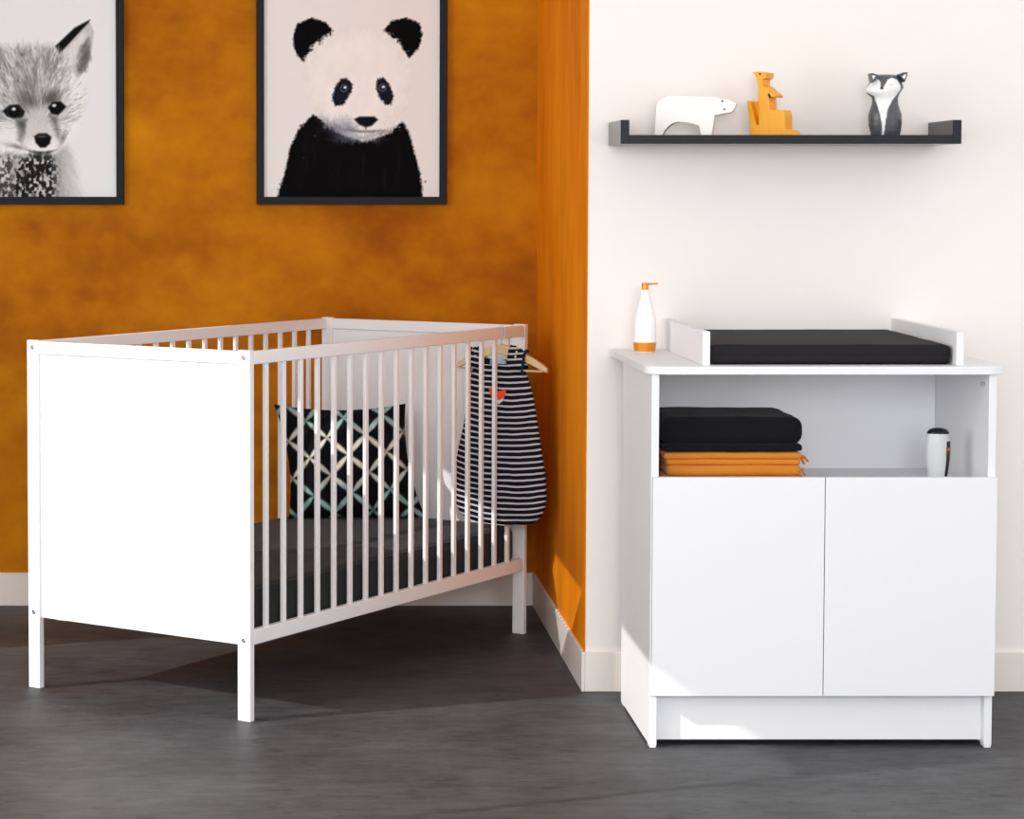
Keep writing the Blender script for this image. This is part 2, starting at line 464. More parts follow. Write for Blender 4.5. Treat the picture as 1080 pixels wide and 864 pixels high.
# ------------------------------------------------------------------ patterned cushion
def cushion():
    n = 110
    # corners of the cushion's front plane in world metres (x, z) before it leans back
    BLc, BRc, TLc, TRc = (-0.030, 0.0), (0.338, 0.004), (-0.070, 0.308), (0.286, 0.310)
    bm = B()
    grids = []
    uvs = {}
    for side in (-1, 1):
        g = []
        for j in range(n + 1):
            row = []
            for i in range(n + 1):
                u, v = i / n, j / n
                if side == 1 and (i in (0, n) or j in (0, n)):
                    row.append(grids[0][j][i]); continue
                a, b_ = 2 * u - 1, 2 * v - 1
                # edges pulled in between pointed corners
                pu = u + (1 - b_ * b_) * (-a) * 0.055
                pv = v + (1 - a * a) * (-b_) * 0.055
                if v < 0.5: pv = v + (1 - a * a) * (-b_) * 0.010
                x = (BLc[0] * (1 - pu) + BRc[0] * pu) * (1 - pv) + (TLc[0] * (1 - pu) + TRc[0] * pu) * pv
                z = (BLc[1] * (1 - pu) + BRc[1] * pu) * (1 - pv) + (TLc[1] * (1 - pu) + TRc[1] * pu) * pv
                t = 0.066 * (max(0, 1 - a ** 2) ** 0.55) * (max(0, 1 - b_ ** 2) ** 0.55)
                t *= 1 + 0.10 * noise.noise(Vector((x * 9, z * 9, side * 3)))
                cr = 0.004 * noise.noise(Vector((x * 22, z * 22, side * 5 + 2))) * (max(0, 1 - a ** 2) * max(0, 1 - b_ ** 2)) ** 0.3
                y = side * (t + cr)
                ve = bm.verts.new((x, y, z)); row.append(ve)
            g.append(row)
        grids.append(g)
    for k, g in enumerate(grids):
        for j in range(n):
            for i in range(n):
                q = (g[j][i], g[j][i + 1], g[j + 1][i + 1], g[j + 1][i])
                bm.faces.new(q if k == 0 else q[::-1])
    o = obj('throw_pillow', bm, FABRIC_PRINT, smooth=True)
    def col(co):
        x, z = co[:, 0].astype(float), co[:, 2].astype(float)
        # lattice of petals, nodes read from the cloth
        ox, oz = 0.016, 0.262
        e1 = np.array([0.0565, -0.046]); e2 = np.array([0.046, 0.0545])
        M = np.linalg.inv(np.array([e1, e2]).T)
        p = M[0, 0] * (x - ox) + M[0, 1] * (z - oz); q = M[1, 0] * (x - ox) + M[1, 1] * (z - oz)
        def petal(a, b):
            bn = np.round(b); d = np.abs(b - bn); f = a - np.floor(a)
            wd = 0.082 * (1 - (2 * f - 1) ** 2) + 0.004
            return cover(d - wd, 0.03)
        pa = np.maximum(petal(p, q), petal(q, p))
        row = np.round(p) + np.round(q) * 2
        band = np.clip((np.abs(z - 0.165) - 0.055) / 0.03, 0, 1)
        mint, cream = nlin([150, 186, 186]), nlin([226, 224, 214])
        c = np.tile(nlin([15, 16, 20]), (len(x), 1))
        pc = cream[None] * (1 - band[:, None]) + mint[None] * band[:, None]
        return c * (1 - pa[:, None]) + pc * pa[:, None]
    paint(o, col)
    return o
pil = cushion()
tag(pil, 'black cushion with mint and white interlaced petal pattern leaning inside the crib', 'cushion')
pil.location = (0.003, 6.132, 0.2937)
pil.rotation_euler = (math.radians(-8), 0, 0)

# ------------------------------------------------------------------ hanger and sleeping bag
HL = 1.1245                   # along the crib: the gap between two slats
HP = cw(HL, 0.008)            # local x of the hanger runs out of the crib (-w), y = along the crib, front = -y
HRZ = math.atan2(-V.y, -V.x)
hang = thing('coat_hanger', 'pale wooden child hanger hooked over the crib rail holding the striped sleeping bag', 'hanger', HP, HRZ)
bm = B()
n = 26
top, bot = [], []
for i in range(n + 1):
    t = -1 + 2 * i / n
    x = t * 0.137
    zc = 0.768 - 0.052 * abs(t) ** 1.45
    th_ = 0.0165 - 0.0065 * abs(t) ** 1.2
    if abs(t) > 0.93: th_ *= 0.72
    top.append((x, zc + th_ * 0.55)); bot.append((x, zc - th_))
prism(bm, top + bot[::-1], -0.0055, 0.0055, 0.0022)
obj('arms', bm, WOOD_PALE, hang)
obj('trouser_bar', tube(B(), [(-0.122, 0, 0.711), (0, 0, 0.7105), (0.122, 0, 0.711)], 0.0028, 10), WOOD_PALE, hang, smooth=True)
hk = [(0, 0, 0.770), (0, 0, 0.7855), (0.004, 0, 0.788), (0.0105, 0, 0.795), (0.0125, 0, 0.805), (0.0120, 0, 0.816)]
for k in range(1, 10):
    a = k / 9 * PI * 0.95
    hk.append((0.0115 * math.cos(a) * 1.04, 0, 0.8175 + 0.0068 * math.sin(a)))
hk.append((-0.0125, 0, 0.812))
h_ = obj('hook', tube(B(), hk, 0.0016, 8), SILVER, hang, smooth=True)
h_['label'] = 'pale metal hook'

def striped_material():
    m, nt, b = new_mat('navy_striped_jersey')
    N, L = nt.nodes, nt.links
    tc = N.new('ShaderNodeTexCoord'); sx = N.new('ShaderNodeSeparateXYZ')
    L.new(tc.outputs['Object'], sx.inputs[0])
    x2 = N.new('ShaderNodeMath'); x2.operation = 'MULTIPLY'; L.new(sx.outputs['X'], x2.inputs[0]); L.new(sx.outputs['X'], x2.inputs[1])
    cu = N.new('ShaderNodeMath'); cu.operation = 'MULTIPLY_ADD'; cu.inputs[1].default_value = -0.7
    L.new(x2.outputs[0], cu.inputs[0]); L.new(sx.outputs['Z'], cu.inputs[2])
    nz = N.new('ShaderNodeTexNoise'); nz.inputs['Scale'].default_value = 14; L.new(tc.outputs['Object'], nz.inputs['Vector'])
    wv = N.new('ShaderNodeMath'); wv.operation = 'MULTIPLY_ADD'; wv.inputs[1].default_value = 0.008
    L.new(nz.outputs['Fac'], wv.inputs[0]); L.new(cu.outputs[0], wv.inputs[2])
    fr = N.new('ShaderNodeMath'); fr.operation = 'MULTIPLY'; fr.inputs[1].default_value = 1 / 0.0149
    L.new(wv.outputs[0], fr.inputs[0])
    f2 = N.new('ShaderNodeMath'); f2.operation = 'FRACT'; L.new(fr.outputs[0], f2.inputs[0])
    cr = N.new('ShaderNodeValToRGB')
    els = cr.color_ramp.elements
    navy = (*lin((22, 24, 34)), 1); pale = (*lin((196, 198, 204)), 1)
    els[0].position = 0.0; els[0].color = navy
    els[1].position = 0.62; els[1].color = navy
    e = els.new(0.68); e.color = pale
    e = els.new(0.94); e.color = pale
    e = els.new(1.0); e.color = navy
    L.new(f2.outputs[0], cr.inputs['Fac']); L.new(cr.outputs['Color'], b.inputs['Base Color'])
    b.inputs['Roughness'].default_value = 0.9; b.inputs['Specular IOR Level'].default_value = 0.1
    return m
STRIPE = striped_material()
NAVY = plain('navy_jersey', lin((24, 26, 36)), rough=0.9, scale=500, var=0.2, bump=0.2)
bag = thing('sleeping_bag', 'navy and white striped sleeveless baby sleeping bag hanging at the crib corner', 'sleeping bag', cw(HL, 0.003), HRZ)
# cross sections: z, right edge, left edge, front/back half depth
SEC = [(0.3065, 0.020, -0.035, 0.004), (0.309, 0.062, -0.078, 0.012), (0.317, 0.092, -0.108, 0.020), (0.333, 0.114, -0.127, 0.024), (0.357, 0.126, -0.138, 0.025),
       (0.392, 0.1305, -0.143, 0.025), (0.44, 0.127, -0.142, 0.024), (0.472, 0.122, -0.136, 0.023), (0.51, 0.1145, -0.128, 0.022), (0.557, 0.107, -0.116, 0.021),
       (0.60, 0.099, -0.109, 0.020), (0.641, 0.091, -0.103, 0.019), (0.666, 0.084, -0.099, 0.0175), (0.69, 0.075, -0.094, 0.0165), (0.708, 0.069, -0.089, 0.0155), (0.724, 0.066, -0.086, 0.015)]
def interp(z):
    for a, b_ in zip(SEC, SEC[1:]):
        if a[0] <= z <= b_[0]:
            t = (z - a[0]) / (b_[0] - a[0])
            return [a[k] + (b_[k] - a[k]) * t for k in range(1, 4)]
    return list(SEC[-1][1:]) if z > SEC[-1][0] else list(SEC[0][1:])
def bagpt(th, z, grow=0.0):
    r, l, d = interp(z)
    c, s = math.cos(th), math.sin(th)
    x = (r + l) / 2 + (r - l) / 2 * math.copysign(abs(c) ** 0.75, c)
    y = d * math.copysign(abs(s) ** 0.8, s)
    # keep it thin where it passes between the two slats
    lim = 0.0205 if abs(x) < 0.03 else 0.0205 + (abs(x) - 0.03) * 0.25
    fold = 0.0035 * noise.noise(Vector((x * 26, 0.5 + z * 3, s))) + 0.002 * noise.noise(Vector((x * 60, z * 9, 4 + s)))
    y = max(-lim, min(lim, y + fold * abs(s)))
    return Vector((x, y + (grow if s > 0 else -grow) * abs(s), z))
bm = B()
NS = 96
zs = []
for a, b_ in zip(SEC, SEC[1:]):
    k = max(2, int((b_[0] - a[0]) / 0.008))
    zs += [a[0] + (b_[0] - a[0]) * i / k for i in range(k)]
zs.append(SEC[-1][0])
rings = [[bm.verts.new(bagpt(2 * PI * k / NS, z)) for k in range(NS)] for z in zs]
for a, b_ in zip(rings, rings[1:]):
    for k in range(NS):
        bm.faces.new((a[k], a[(k + 1) % NS], b_[(k + 1) % NS], b_[k]))
bm.faces.new(rings[0][::-1])
obj('body', bm, STRIPE, bag, smooth=True)
# shoulder straps running over the hanger, front and back
def strap(sgn, xi0, xo0, xi1, xo1, z1i, z1o):
    bm = B()
    ph = 18; rows = []
    for j in range(ph + 1):
        t = j / ph                      # 0 front chest, .5 top, 1 back
        up = math.sin(t * PI)
        y = -0.0152 * math.cos(t * PI)
        row = []
        for i in range(9):
            s = i / 8
            x = (xi0 * (1 - s) + xo0 * s) * (1 - up) + (xi1 * (1 - s) + xo1 * s) * up
            zt = z1i * (1 - s) + z1o * s
            z = 0.712 + (zt - 0.712) * up ** 0.8
            z += 0.0022 * math.sin(i * 2.1 + j * 0.4) * up
            row.append(bm.verts.new((x, y + 0.0012 * math.sin(i * 1.9 + j), z)))
        rows.append(row)
    for a, b_ in zip(rows, rows[1:]):
        for i in range(8):
            bm.faces.new((a[i], a[i + 1], b_[i + 1], b_[i]))
    o = obj('shoulder_strap', bm, STRIPE, bag, smooth=True)
    md = o.modifiers.new('cloth', 'SOLIDIFY'); md.thickness = 0.0022
    # ruffled arm trim and two poppers
    bm = B()
    path = []
    for j in range(22):
        t = j / 21; up = math.sin(t * PI * 0.62 + 0.0)
        y = -0.0165 * math.cos(t * PI * 0.62)
        x = xo0 * (1 - up) + xo1 * up + sgn * 0.002 * math.sin(j * 2.2)
        z = 0.700 + (z1o + 0.003 - 0.700) * up ** 0.85
        path.append((x, y, z))
    tube(bm, path, lambda t: 0.0034 + 0.0012 * math.sin(t * 40), 8)
    obj('arm_trim', bm, NAVY, o, smooth=True)
    for kk in (0.55, 0.8):
        up = kk
        x = (xi0 + xo0) / 2 * (1 - up) + (xi1 + xo1) / 2 * up
        z = 0.712 + ((z1i + z1o) / 2 - 0.712) * up ** 0.8
        y = -0.0152 * math.cos(math.asin(up)) - 0.0018
        bm = B(); bmesh.ops.create_uvsphere(bm, u_segments=12, v_segments=8, radius=0.0034)
        bmesh.ops.transform(bm, matrix=Matrix.Translation((x, y, z)) @ Matrix.Diagonal((1, 0.45, 1, 1)), verts=bm.verts)
        pb = obj('popper', bm, SILVER, o, smooth=True)
strap(1, 0.018, 0.066, 0.026, 0.071, 0.7775, 0.760)
strap(-1, -0.046, -0.086, -0.064, -0.094, 0.7690, 0.760)
# back of the neck, seen above the front neckline, and the pale label sewn in it
bm = B()
g = []
for j in range(5):
    g.append([bm.verts.new((-0.062 + 0.084 * i / 12, 0.0135, 0.715 + (0.018 + 0.006 * abs(i - 6) / 6) * j / 4)) for i in range(13)])
for a, b_ in zip(g, g[1:]):
    for i in range(12):
        bm.faces.new((a[i], a[i + 1], b_[i + 1], b_[i]))
o = obj('back_neck', bm, NAVY, bag); md = o.modifiers.new('cloth', 'SOLIDIFY'); md.thickness = 0.002
LABELBLUE = plain('pale_blue_label', lin((168, 192, 212)), rough=0.8, scale=300, var=0.03)
lb = obj('neck_label', box(B(), -0.044, 0.004, 0.0105, 0.0122, 0.7245, 0.7345), LABELBLUE, bag)
lb['label'] = 'pale blue label inside the neck'
# fox face applique on the chest
RED = plain('orange_red_felt', lin((226, 78, 38)), rough=0.85, scale=400, var=0.08)
FELTW = plain('white_felt', lin((214, 212, 212)), rough=0.85, scale=400, var=0.04)
def patch(pts, mat, name, parent, off=0.0032):
    bm = B()
    ff = [bm.verts.new((p[0] + 0.021, -0.5, p[1])) for p in pts]
    f = bm.faces.new(ff)
    bmesh.ops.triangulate(bm, faces=[f])
    bmesh.ops.subdivide_edges(bm, edges=list(bm.edges), cuts=3, use_grid_fill=True)
    for v in bm.verts:
        r, l, d = interp(v.co.z)
        # front surface at this x
        c = (v.co.x - (r + l) / 2) / ((r - l) / 2)
        c = max(-1, min(1, c)); th = -math.acos(math.copysign(abs(c) ** (1 / 0.75), c))
        v.co.y = bagpt(th, v.co.z).y - off
    o = obj(name, bm, mat, parent)
    md = o.modifiers.new('felt', 'SOLIDIFY'); md.thickness = 0.0016; md.offset = 0
    return o
fa = patch([(-0.051, 0.664), (-0.040, 0.658), (-0.022, 0.656), (-0.006, 0.660), (0.001, 0.664), (0.000, 0.648), (-0.004, 0.640), (-0.014, 0.634), (-0.026, 0.634), (-0.040, 0.638), (-0.047, 0.648)], RED, 'fox_applique', bag)
fa['label'] = 'small orange red fox face on the chest'
patch([(-0.040, 0.639), (-0.026, 0.634), (-0.013, 0.634), (-0.003, 0.641), (-0.008, 0.630), (-0.018, 0.623), (-0.030, 0.628)], FELTW, 'muzzle', fa, 0.0040)

# ------------------------------------------------------------------ framed prints
def picture(name, label, x0, x1, z0, z1, artfn, artname):
    fw, fd = 0.0215, 0.024
    t = thing(name, label, 'picture', ((x0 + x1) / 2, YB, z0), 0.0)
    W_, H_ = x1 - x0, z1 - z0
    bm = B()
    box(bm, -W_ / 2, W_ / 2, -fd, -0.0005, 0, fw, 0.001); box(bm, -W_ / 2, W_ / 2, -fd, -0.0005, H_ - fw, H_, 0.001)
    box(bm, -W_ / 2, -W_ / 2 + fw, -fd, -0.0005, fw, H_ - fw, 0.001); box(bm, W_ / 2 - fw, W_ / 2, -fd, -0.0005, fw, H_ - fw, 0.001)
    obj('frame', bm, FRAME_BLACK, t)
    nx, nz_ = 300, int(300 * (H_ - 2 * fw) / (W_ - 2 * fw))
    bm = B()
    g = [[bm.verts.new((-W_ / 2 + fw + (W_ - 2 * fw) * i / nx, -0.012, fw + (H_ - 2 * fw) * j / nz_)) for i in range(nx + 1)] for j in range(nz_ + 1)]
    for j in range(nz_):
        for i in range(nx):
            bm.faces.new((g[j][i], g[j][i + 1], g[j + 1][i + 1], g[j + 1][i]))
    # give the sheet its thickness with a back board
    box(bm, -W_ / 2 + fw, W_ / 2 - fw, -0.0118, -0.002, fw, H_ - fw)
    pr = obj(artname, bm, PAPER, t)
    paint(pr, artfn)
    return t

def panda(co):
    # drawing units: 700 wide, right edge 765, bottom 785
    s = 700 / (0.539 - 0.043)
    x = 415 + co[:, 0].astype(float) * s
    y = 785 - (co[:, 2].astype(float) - 0.0215) * s
    wob = 5
    xw = x + (fbm(x / 7, y / 7, 3) - .5) * wob * 2.2; yw = y + (fbm(x / 7, y / 7, 11) - .5) * wob * 2.2
    ragx = x + (fbm(x / 16, y / 6, 21) - .5) * 34; ragy = y + (fbm(x / 6, y / 16, 27) - .5) * 34
    c = np.tile(np.array([238., 238., 238.]), (len(x), 1))
    c = over(c, [241, 236, 234], 0.6 * cover(sd_ell(x, y, 620, 60, 190, 150), 60))
    c = over(c, [252, 251, 250], cover(np.minimum(x - 70, 1e9), 2))
    blk = np.array([5., 5., 6.])
    # ears
    c = over(c, blk, cover(sd_poly(xw, yw, [(183, 150), (200, 102), (255, 80), (312, 95), (342, 130), (312, 185), (268, 210), (240, 222), (226, 256), (200, 228), (185, 188)]), 4))
    c = over(c, blk, cover(sd_poly(xw, yw, [(538, 128), (575, 90), (630, 79), (682, 100), (694, 150), (677, 200), (641, 238), (615, 200), (588, 168), (560, 152)]), 4))
    # head
    hd = sd_poly(ragx, ragy, [(330, 140), (400, 116), (480, 116), (560, 136), (610, 190), (640, 250), (655, 340), (655, 400), (632, 470), (580, 520), (470, 565), (400, 545), (310, 500), (250, 430), (228, 340), (228, 260), (250, 205), (290, 165)])
    body = sd_poly(xw, yw, [(262, 458), (330, 505), (380, 540), (460, 566), (540, 545), (616, 485), (645, 540), (667, 620), (685, 690), (699, 800), (116, 800), (150, 690), (172, 590), (205, 520)])
    c = over(c, blk, cover(body, 5))
    tone = 246 + 9 * (fbm(x / 30, y / 40, 5) - .5) - 16 * np.clip((sd_ell(x, y, 440, 320, 210, 220) + 60) / 60, 0, 1) * fbm(x / 7, y / 12, 9)
    hc = np.stack([tone, tone - 1, tone - 3], 1)
    a = cover(hd, 9)[:, None]
    c = c * (1 - a) + hc * a
    # chin in shade, drawn bluish grey
    c = over(c, [142, 150, 166], 0.6 * cover(sd_ell(ragx, ragy, 440, 556, 80, 14), 10))
    c = over(c, [120, 132, 156], 0.5 * cover(sd_ell(ragx, ragy, 395, 508, 46, 30, 0.5), 20))
    c = over(c, [92, 100, 116], 0.6 * cover(sd_ell(ragx, ragy, 338, 512, 52, 20, 0.6), 14))
    # eye patches
    c = over(c, [24, 26, 36], cover(sd_poly(xw, yw, [(395, 315), (417, 338), (415, 368), (382, 424), (350, 426), (335, 396), (352, 345), (372, 320)]), 4))
    c = over(c, [24, 26, 36], cover(sd_poly(xw, yw, [(538, 312), (562, 338), (582, 388), (570, 420), (548, 420), (520, 385), (510, 348), (518, 320)]), 4))
    for ex, ey in ((385, 356), (537, 354)):
        c = over(c, [84, 92, 108], cover(np.abs(sd_ell(x, y, ex, ey, 13, 13)) - 2.5, 4))
        c = over(c, [235, 238, 245], cover(sd_ell(x, y, ex + 3, ey - 3, 6, 5), 2))
    # nose and mouth
    c = over(c, [18, 18, 24], cover(sd_poly(x, y, [(424, 478), (445, 468), (505, 468), (519, 480), (494, 504), (470, 510), (445, 500)]), 4))
    c = over(c, [60, 66, 78], 0.75 * cover(np.abs(y - (527 - 0.0016 * (x - 470) ** 2)) - 3 + np.clip(np.abs(x - 465) - 35, 0, 99) * .12, 5))
    c = over(c, [110, 118, 132], 0.55 * cover(sd_ell(ragx, ragy, 398, 520, 30, 12), 10))
    c = over(c, [70, 76, 90], 0.55 * cover(sd_ell(ragx, ragy, 535, 528, 34, 8, -0.25), 8))
    c = over(c, [30, 32, 40], 0.8 * cover(np.maximum(np.abs(x - 471) - 2, np.abs(y - 513) - 8), 2))
    # flicks of ink
    rs = random.Random(8)
    for px, py, r in ((130, 735, 5), (122, 752, 4), (706, 724, 4), (215, 505, 8), (205, 524, 5), (255, 80, 4), (690, 118, 3), (225, 630, 5), (268, 545, 6)):
        c = over(c, [60, 60, 62], 0.8 * cover(sd_ell(xw, yw, px, py, r, r * .6), 2))
    c = over(c, [44, 44, 52], 0.5 * cover(body + 40, 10) * np.clip(fbm(x / 14, y / 90, 31) * 2.4 - 1.35, 0, 1))
    return nlin(np.clip(c, 0, 255)) * 1.0

def fox(co):
    s = 700 / (0.539 - 0.043)
    x = 463 - 350 + co[:, 0].astype(float) * s
    y = 785 - (co[:, 2].astype(float) - 0.0215) * s
    ang_x = x - 150; ang_y = y - 520
    rr = np.hypot(ang_x, ang_y); aa = np.arctan2(ang_y, ang_x)
    fur = fbm(aa * 24, rr / 38, 2, 3); fur2 = fbm(aa * 60, rr / 16, 7, 3)
    rag = (fbm(x / 7, y / 14, 4) - .5) * 34
    c = np.tile(np.array([238., 240., 243.]), (len(x), 1))
    def g(v, a):
        nonlocal c
        col = np.stack([v] * 3, 1) if np.ndim(v) else np.array([v, v, v], float)
        a = a[:, None]; c = c * (1 - a) + col * a
    # body fading to the right, chest
    g(150 + 70 * np.clip((x - 180) / 160, 0, 1) + 40 * (fur2 - .5), cover(sd_poly(x, y, [(150, 560), (270, 575), (300, 660), (335, 800), (-80, 800), (-60, 560)]) + rag * .8, 14) * np.clip(1.25 - (x - 180) / 190, 0.25, 1))
    # ears
    for mir in (1, -1):
        ex = x if mir == 1 else 130 - x
        g(196 + 40 * (fur - .5), cover(sd_poly(ex, y, [(218, 190), (355, 90), (372, 135), (362, 215), (345, 275), (300, 330), (225, 280)]), 4))
        g(226 + 30 * (fur2 - .5), 0.9 * cover(sd_poly(ex, y, [(235, 230), (335, 125), (350, 150), (300, 220), (290, 300), (240, 270)]) + rag * .4, 8))
        g(70 + 60 * fur, 0.85 * cover(sd_poly(ex, y, [(352, 160), (358, 235), (340, 285), (296, 305), (312, 250), (322, 190)]) + rag * .5, 9))
        g(16, cover(sd_poly(ex, y, [(220, 190), (296, 118), (357, 86), (350, 99), (292, 160), (234, 222)]), 4))
    # head
    hd = sd_poly(x, y, [(-95, 200), (0, 190), (100, 182), (215, 188), (275, 260), (330, 340), (338, 420), (312, 500), (262, 575), (205, 622), (100, 628), (0, 615), (-60, 560), (-110, 440), (-130, 300)]) + rag
    v = 192 + 100 * (fur - .5) + 105 * (fur2 - .5)
    v = v - 22 * cover(sd_ell(x, y, 70, 250, 150, 60), 50) - 50 * cover(sd_ell(x, y, 115, 375, 42, 60), 45) * (0.4 + fur2) + 60 * np.clip((y - 470) / 90, 0, 1)
    v = v + 40 * np.clip((x - 240) / 60, 0, 1)
    g(np.clip(v, 30, 246), cover(hd, 18))
    # light bridge and muzzle, dark tear lines
    g(210 + 30 * (fur2 - .5), 0.85 * cover(sd_poly(x, y, [(125, 430), (175, 425), (200, 520), (232, 575), (190, 612), (130, 612), (84, 580), (100, 520)]) + rag * .3, 14))
    g(64, 0.8 * cover(sd_poly(x, y, [(66, 478), (102, 480), (100, 530), (84, 575), (66, 560)]) + rag * .4, 9))
    g(60, 0.7 * cover(sd_ell(x, y, 60, 585, 40, 8, .25) + rag * .3, 7))
    g(70, 0.6 * cover(sd_ell(x, y, 245, 560, 30, 8, -1.1) + rag * .3, 7))
    g(92, 0.7 * cover(sd_poly(x, y, [(195, 460), (225, 470), (240, 540), (228, 560), (210, 510)]) + rag * .3, 10))
    g(60, 0.75 * cover(sd_ell(x, y, 205, 395, 36, 26, -.7) + rag * .3, 16))
    g(70, 0.6 * cover(sd_ell(x, y, 105, 400, 40, 20, .6) + rag * .3, 16))
    g(244, 0.9 * cover(sd_ell(x, y, 168, 582, 72, 32) + rag * .12, 12))
    g(240, 0.8 * cover(sd_ell(x, y, 20, 545, 60, 40) + rag * .5, 20))
    # eyes
    g(12, cover(sd_poly(x, y, [(10, 445), (38, 422), (75, 420), (98, 448), (88, 470), (52, 476), (26, 466)]), 4))
    g(12, cover(sd_poly(x, y, [(190, 432), (208, 410), (240, 408), (262, 428), (246, 446), (228, 462), (202, 456)]), 4))
    for ex, ey in ((54, 438), (214, 424)):
        g(235, cover(sd_ell(x, y, ex, ey, 8, 6), 3))
    g(70, cover(np.abs(sd_ell(x, y, 56, 448, 28, 24)) - 1.5, 3) * .7)
    # nose, mouth
    g(14, cover(sd_poly(x, y, [(134, 545), (152, 534), (184, 534), (202, 548), (196, 575), (178, 590), (158, 590), (140, 572)]), 4))
    g(95, 0.8 * cover(sd_ell(x, y, 164, 546, 18, 5), 4))
    g(34, 0.85 * cover(np.abs(y - (611 - 0.0035 * (x - 163) ** 2)) - 5 + np.clip(np.abs(x - 163) - 30, 0, 99) * .22 + rag * .1, 5))
    g(44, 0.85 * cover(sd_ell(x, y, 152, 628, 46, 12) + rag * .2, 8))
    # mottled chest
    ch = sd_poly(x, y, [(62, 640), (110, 622), (200, 625), (225, 680), (215, 800), (35, 800), (48, 700)]) + rag * .6
    mot = np.clip((fbm(x / 10 + .6 * fbm(y / 12, x / 12, 44), y / 13, 15, 2) - .44) * 4.5, 0, 1)
    g(30 + 168 * mot, cover(ch, 20))
    g(50 + 180 * np.clip((fbm(x / 11, y / 13, 18, 3) - .40) * 5, 0, 1), 0.8 * cover(sd_poly(x, y, [(-80, 620), (50, 625), (45, 720), (40, 800), (-80, 800)]) + rag * .5, 18))
    return nlin(np.clip(c, 0, 255))

PX0, PX1, PZ0, PZ1 = -0.1185, 0.4160, 1.1375, 1.8575
picture('picture_frame', 'black framed print of a panda on a cream background on the orange wall', PX0, PX1, PZ0, PZ1, panda, 'panda_print')
picture('picture_frame', 'black framed black and white print of a fox cub, left on the orange wall', -1.0245, -0.490, PZ0, PZ1, fox, 'fox_print')

# ------------------------------------------------------------------ wall shelf
SX0, SX1, SY0, SZ0 = 0.7185, 1.4795, 5.128, 1.2775
SZT = 1.2975
shelf = thing('wall_shelf', 'long black wall shelf with short upturned ends above the changing table', 'shelf', ((SX0 + SX1) / 2, YF, SZ0))
hw = (SX1 - SX0) / 2
d0 = SY0 - YF
obj('shelf_board', box(B(), -hw + 0.0197, hw - 0.0197, d0, -0.0005, 0, 0.020, 0.0006), ANTHRACITE, shelf)
for s in (-1, 1):
    x0, x1 = sorted((s * hw, s * (hw - 0.0195)))
    obj('shelf_end', box(B(), x0, x1, d0, -0.0005, 0.0, 0.0535, 0.0008), ANTHRACITE, shelf)

def px2(pts, s, ox, oy, kx=1.0):
    """drawing units to metres"""
    return [((x - ox) * s * kx, (oy - y) * s) for x, y in pts]
DS = 0.002142 / 9.6

# polar bear
bear = thing('polar_bear_figurine', 'white wooden polar bear figure on the left of the black shelf', 'figurine', (0.896, 5.205, SZT + 0.0004), -0.30)
kx = 1 / 0.992
pts = [(86, 800), (96, 600), (104, 500), (120, 458), (158, 420), (215, 395), (460, 402), (695, 414), (735, 430), (812, 437), (860, 462), (905, 480), (895, 510), (872, 556), (845, 574), (770, 586), (690, 601),
       (676, 700), (662, 800), (552, 800), (545, 745), (530, 706), (470, 684), (400, 671), (330, 664), (270, 678), (225, 710), (190, 750), (165, 800)]
bm = prism(B(), px2(pts, DS, 480, 800, kx), -0.014, 0.014, 0.0022, 3)
obj('body', bm, BEAR_WHITE, bear)
e = obj('eye', lathe(B(), [(0.0022, -0.0145), (0.0018, -0.0152), (0.0003, -0.0153)], 12), DARK_DOT, bear)
def face_disc(name, parent, pts2, y, mat, th=0.0008):
    return obj(name, prism(B(), pts2, y - th, y), mat, parent)
bpy.data.objects.remove(e)
def disc(cx, cz, rx, rz, n=16):
    return [(cx + rx * math.cos(2 * PI * k / n), cz + rz * math.sin(2 * PI * k / n)) for k in range(n)]
ex, ez = px2([(765, 458)], DS, 480, 800, kx)[0]
face_disc('eye', bear, disc(ex, ez, 0.0021, 0.0026), -0.014, DARK_DOT)
ex, ez = px2([(787, 538)], DS, 480, 800, kx)[0]
GREY_PAINT = plain('grey_paint', lin((160, 158, 156)), rough=0.6)
face_disc('mouth', bear, disc(ex, ez, 0.0034, 0.0030), -0.014, GREY_PAINT)

# kangaroo
RA = 0.70
roo = thing('kangaroo_figurine', 'yellow orange wooden kangaroo figure in the middle of the black shelf', 'figurine', (1.0785, 5.205, SZT + 0.0004), -RA)
kx = 1 / 0.87
ox = 330
bodyp = [(130, 797), (110, 620), (88, 440), (120, 442), (150, 560), (184, 690), (206, 690), (206, 560), (196, 300), (184, 225), (160, 175), (138, 150), (205, 148), (278, 160), (274, 216), (242, 226),
         (240, 286), (285, 310), (318, 350), (300, 372), (306, 440), (316, 538), (450, 545), (462, 600), (464, 735), (528, 750), (552, 797)]
TK = 0.018
bm = prism(B(), px2(bodyp, DS, ox, 797, kx), -TK, TK, 0.0012, 2)
obj('body', bm, ROO_YELLOW, roo)
obj('tail', prism(B(), px2([(122, 446), (196, 446), (200, 560), (206, 690), (188, 690), (152, 560)], DS, ox, 797, kx), -TK * 0.15, TK, 0.0008), ROO_YELLOW, roo)
obj('arm', prism(B(), px2([(300, 376), (318, 352), (352, 372), (372, 398), (360, 414), (322, 408)], DS, ox, 797, kx), -TK * 1.02, TK * 1.02, 0.001), ROO_YELLOW, roo)
ex, ez = px2([(217, 172)], DS, ox, 797, kx)[0]
face_disc('eye', roo, disc(ex, ez, 0.0024, 0.0024), -TK, DARK_DOT)
ex, ez = px2([(308, 392)], DS, ox, 797, kx)[0]
face_disc('pouch_hole', roo, [(ex - 0.0025, ez + 0.005), (ex + 0.002, ez + 0.003), (ex + 0.006, ez - 0.005), (ex + 0.001, ez - 0.006), (ex - 0.0025, ez)], -TK, DARK_DOT)

